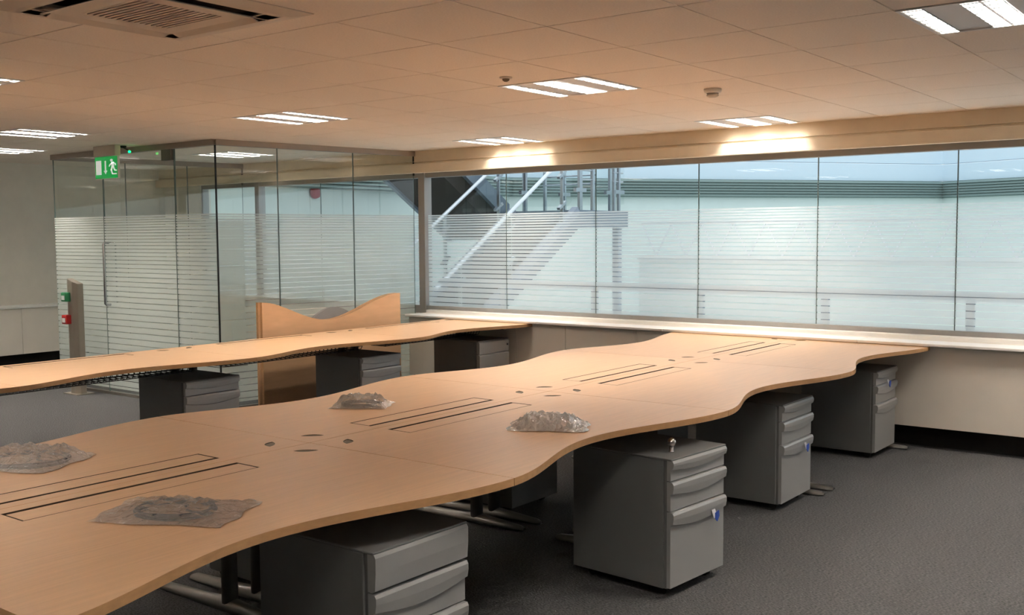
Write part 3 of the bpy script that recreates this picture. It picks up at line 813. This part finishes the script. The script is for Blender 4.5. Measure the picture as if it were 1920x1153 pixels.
# wall bell
be = thing('alarm_bell', (-11.3, 10.11, CZ + .62), 0, 'red round alarm bell on the white courtyard wall', 'bell')
build(MB().tube([(0, 0, 0), (.04, 0, 0)], .05, 14), 'backplate', 'bell_red', be)
build(MB().tube([(.03, 0, 0), (.05, 0, 0), (.09, 0, 0), (.115, 0, 0), (.12, 0, 0)], [.085, .085, .075, .045, .01], 20), 'gong', 'bell_red', be)
build(MB().tube([(.02, 0, .04), (.02, 0, .1)], .012, 8), 'conduit', 'blind_dark', be)

# stairs: climb along +y, then return at the far side
TS = math.tan(.563)
def zl(y, off=0): return CZ - .3 + TS * (y - 9.58) + off     # line of the handrail
XA, XB = -9.14, -8.04
YS0, YS1, YS2 = 9.15, 12.02, 13.37
ZLAND = zl(YS1, -.90)
st = thing('staircase', (-8.6, YS0, 0), 0, 'grey steel courtyard staircase with bright handrails and glass balustrades', 'staircase')
SO = Vector((-8.6, YS0, 0))
def sp(x, y, z): return (x - SO.x, y - SO.y, z)
def spart(mb_pts, name, m, **k): return build(mb_pts, name, m, st, **k)
for xs, dx in ((XA, -1), (XB, 1)):
    m = MB()
    q = [(YS0, zl(YS0, -.86)), (YS0, 0), (YS0 + .25, 0), (YS1, zl(YS1, -1.17)), (YS1, zl(YS1, -.86))]
    for x0_, x1_ in ((xs - .03, xs + .03),):
        v = [sp(x0_, y, z) for y, z in q] + [sp(x1_, y, z) for y, z in q]; n = len(q)
        m.add(v, [tuple(range(n)), tuple(range(n, 2 * n))[::-1]] + [(i, n + i, n + (i + 1) % n, (i + 1) % n) for i in range(n)])
    spart(m, 'stringer', 'stair_blue')
    m = MB().bar(sp(xs, YS0, zl(YS0, -.90)), sp(xs, YS1, zl(YS1, -.90)), .10, .10)
    spart(m, 'stringer_flange', 'stair_plate')
nst = 11
for k in range(nst):
    y = YS0 + .1 + (YS1 - YS0 - .1) * k / nst; z = ZLAND * (k + 1) / (nst + 1)
    spart(MB().box(XA + .03 - SO.x, XB - .03 - SO.x, y - SO.y, y + .30 - SO.y, z - .05, z), 'tread', 'stair_dark')
    spart(MB().box(XA + .03 - SO.x, XB - .03 - SO.x, y + .27 - SO.y, y + .29 - SO.y, z, z + ZLAND / (nst + 1) - .05), 'riser', 'stair_dark')
m = MB().box(XA - 1.35 - SO.x, XB + .03 - SO.x, YS1 - SO.y, YS2 - SO.y, ZLAND - .24, ZLAND)
spart(m, 'landing', 'stair_blue')
for (x, y) in ((XA - 1.2, YS2 - .1), (XB - .1, YS2 - .1)):
    spart(MB().box(x - .05 - SO.x, x + .05 - SO.x, y - .05 - SO.y, y + .05 - SO.y, -.03, ZLAND - .24), 'landing_post', 'stair_plate')
# upper return flight, climbing towards the building at the far side of the landing
YU0, YU1 = YS1 + .10, 8.6
def zu(y): return ZLAND + .05 + TS * (YU0 - y)
XU0, XU1 = -10.45, -9.32
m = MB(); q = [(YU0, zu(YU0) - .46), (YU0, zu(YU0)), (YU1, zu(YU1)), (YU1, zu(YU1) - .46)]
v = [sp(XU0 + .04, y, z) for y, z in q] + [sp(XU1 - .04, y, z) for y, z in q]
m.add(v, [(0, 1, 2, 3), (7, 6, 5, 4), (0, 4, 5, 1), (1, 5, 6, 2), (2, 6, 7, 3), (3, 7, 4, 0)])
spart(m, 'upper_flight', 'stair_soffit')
for xx in (XU0, XU1):
    bt = .20 if xx == XU1 else .50
    m = MB(); q2 = [(YU0, zu(YU0) - bt), (YU0, zu(YU0) + .06), (YU1, zu(YU1) + .06), (YU1, zu(YU1) - bt)]
    v = [sp(xx - .035, y, z) for y, z in q2] + [sp(xx + .035, y, z) for y, z in q2]
    m.add(v, [(0, 1, 2, 3), (7, 6, 5, 4), (0, 4, 5, 1), (1, 5, 6, 2), (2, 6, 7, 3), (3, 7, 4, 0)])
    spart(m, 'upper_stringer', 'stair_blue')
for xs in (XA, XB):
    spart(MB().tube([sp(xs, YS0 - .1, zl(YS0 - .1)), sp(xs, YS1, zl(YS1)), sp(xs, YS1 + .25, zl(YS1) + .05)], .026, 12), 'handrail', 'rail_bright')
    ga, gb = YS0 + .25, YS1 - .1
    v = [sp(xs, ga, zl(ga, -.72)), sp(xs, gb, zl(gb, -.72)), sp(xs, gb, zl(gb, -.10)), sp(xs, ga, zl(ga, -.10))]
    spart(MB().add(v, [(0, 1, 2, 3)]), 'balustrade_glass', 'window_glass')
    for y in (YS0 + .35, YS0 + 1.35, YS1 - .35):
        spart(MB().bar(sp(xs, y, zl(y, -.90)), sp(xs, y, zl(y, -.02)), .045, .02, up=(0, 1, 0)), 'baluster', 'steel')
        for o_ in (-.62, -.2):
            spart(MB().bar(sp(xs, y - .08, zl(y - .08, o_)), sp(xs, y + .08, zl(y + .08, o_)), .05, .035), 'glass_clamp', 'steel')
# landing balustrade: pairs of flat posts with clamps and bright pins
lp = [(XB, YS1 + .10), (XB, YS1 + .42), (XB, YS1 + 1.00), (XB, YS1 + 1.13), (XA, YS1 + .3), (XA - .35, YS2 - .06), (XA + .02, YS2 - .06), (XA + .55, YS2 - .06), (XB - .25, YS2 - .06), (-9.9, YS2 - .06)]
for k, (x, y) in enumerate(lp):
    wd = .07 if k in (0,) else .045
    spart(MB().box(x - .02 - SO.x, x + .02 - SO.x, y - wd / 2 - SO.y, y + wd / 2 - SO.y, ZLAND, ZLAND + 1.6), 'landing_baluster', 'steel')
    if k in (0, 3, 4, 6, 8):
        spart(MB().bar(sp(x, y - .13, ZLAND + .28), sp(x, y + .13, ZLAND + .28), .05, .055), 'glass_clamp', 'steel')
for z in (.43, .56):
    spart(MB().tube([sp(XB, YS1 + .06, ZLAND + z), sp(XB, YS1 + .50, ZLAND + z)], .012, 8), 'tie_rod', 'steel')
    spart(MB().tube([sp(XB, YS1 + .96, ZLAND + z), sp(XB, YS1 + 1.25, ZLAND + z)], .012, 8), 'tie_rod', 'steel')
    spart(MB().tube([sp(XA - .4, YS2 - .06, ZLAND + z), sp(XA + .6, YS2 - .06, ZLAND + z)], .012, 8), 'tie_rod', 'steel')
spart(MB().add([sp(XB, YS1 + .46, ZLAND + .1), sp(XB, YS1 + .98, ZLAND + .1), sp(XB, YS1 + .98, ZLAND + 1.5), sp(XB, YS1 + .46, ZLAND + 1.5)], [(0, 1, 2, 3)]), 'balustrade_glass', 'window_glass')
spart(MB().add([sp(XA - .8, YS2 - .06, ZLAND + .1), sp(XB, YS2 - .06, ZLAND + .1), sp(XB, YS2 - .06, ZLAND + 1.5), sp(XA - .8, YS2 - .06, ZLAND + 1.5)], [(0, 1, 2, 3)]), 'balustrade_glass', 'window_glass')

# guard rail just outside the glass
gr = thing('guard_rail', (-7.2, 8.2, -.02), 0, 'grey tubular guard rail on posts just outside the long window', 'railing')
build(MB().tube([(0, 0, 1.065), (XR + 7.2, 0, 1.065)], .035, 12), 'top_rail', 'stair_plate', gr)
for x in (-6.36, -5.276, -4.17, -3.05, -1.94, -.84, .26, 1.36, 2.46):
    build(MB().box(x + 7.2 - .03, x + 7.2 + .03, -.02, .02, 0, 1.05), 'rail_post', 'stair_plate', gr)
# zigzag lattice screen on a low white wall across the courtyard
lw = thing('lattice_wall', (-7.55, 13.0, -.02), 0, 'low white courtyard wall topped by a zigzag steel lattice', 'railing')
LL = 5.2
build(MB().box(0, LL, -.08, .08, 0, 1.17), 'low_wall', 'court_white', lw)
build(MB().box(-.02, LL + .02, -.1, .1, 1.17, 1.21), 'coping', 'court_floor', lw)
for z in (1.24, 1.70):
    build(MB().bar((0, 0, z), (LL, 0, z), .03, .02), 'lattice_rail', 'rail_bright', lw)
nz_ = 22
for k in range(nz_):
    a = LL * k / nz_; b_ = LL * (k + 1) / nz_
    build(MB().bar((a, 0, 1.24 if k % 2 else 1.70), (b_, 0, 1.70 if k % 2 else 1.24), .016, .022, up=(0, 1, 0)), 'lattice_strut', 'rail_bright', lw)
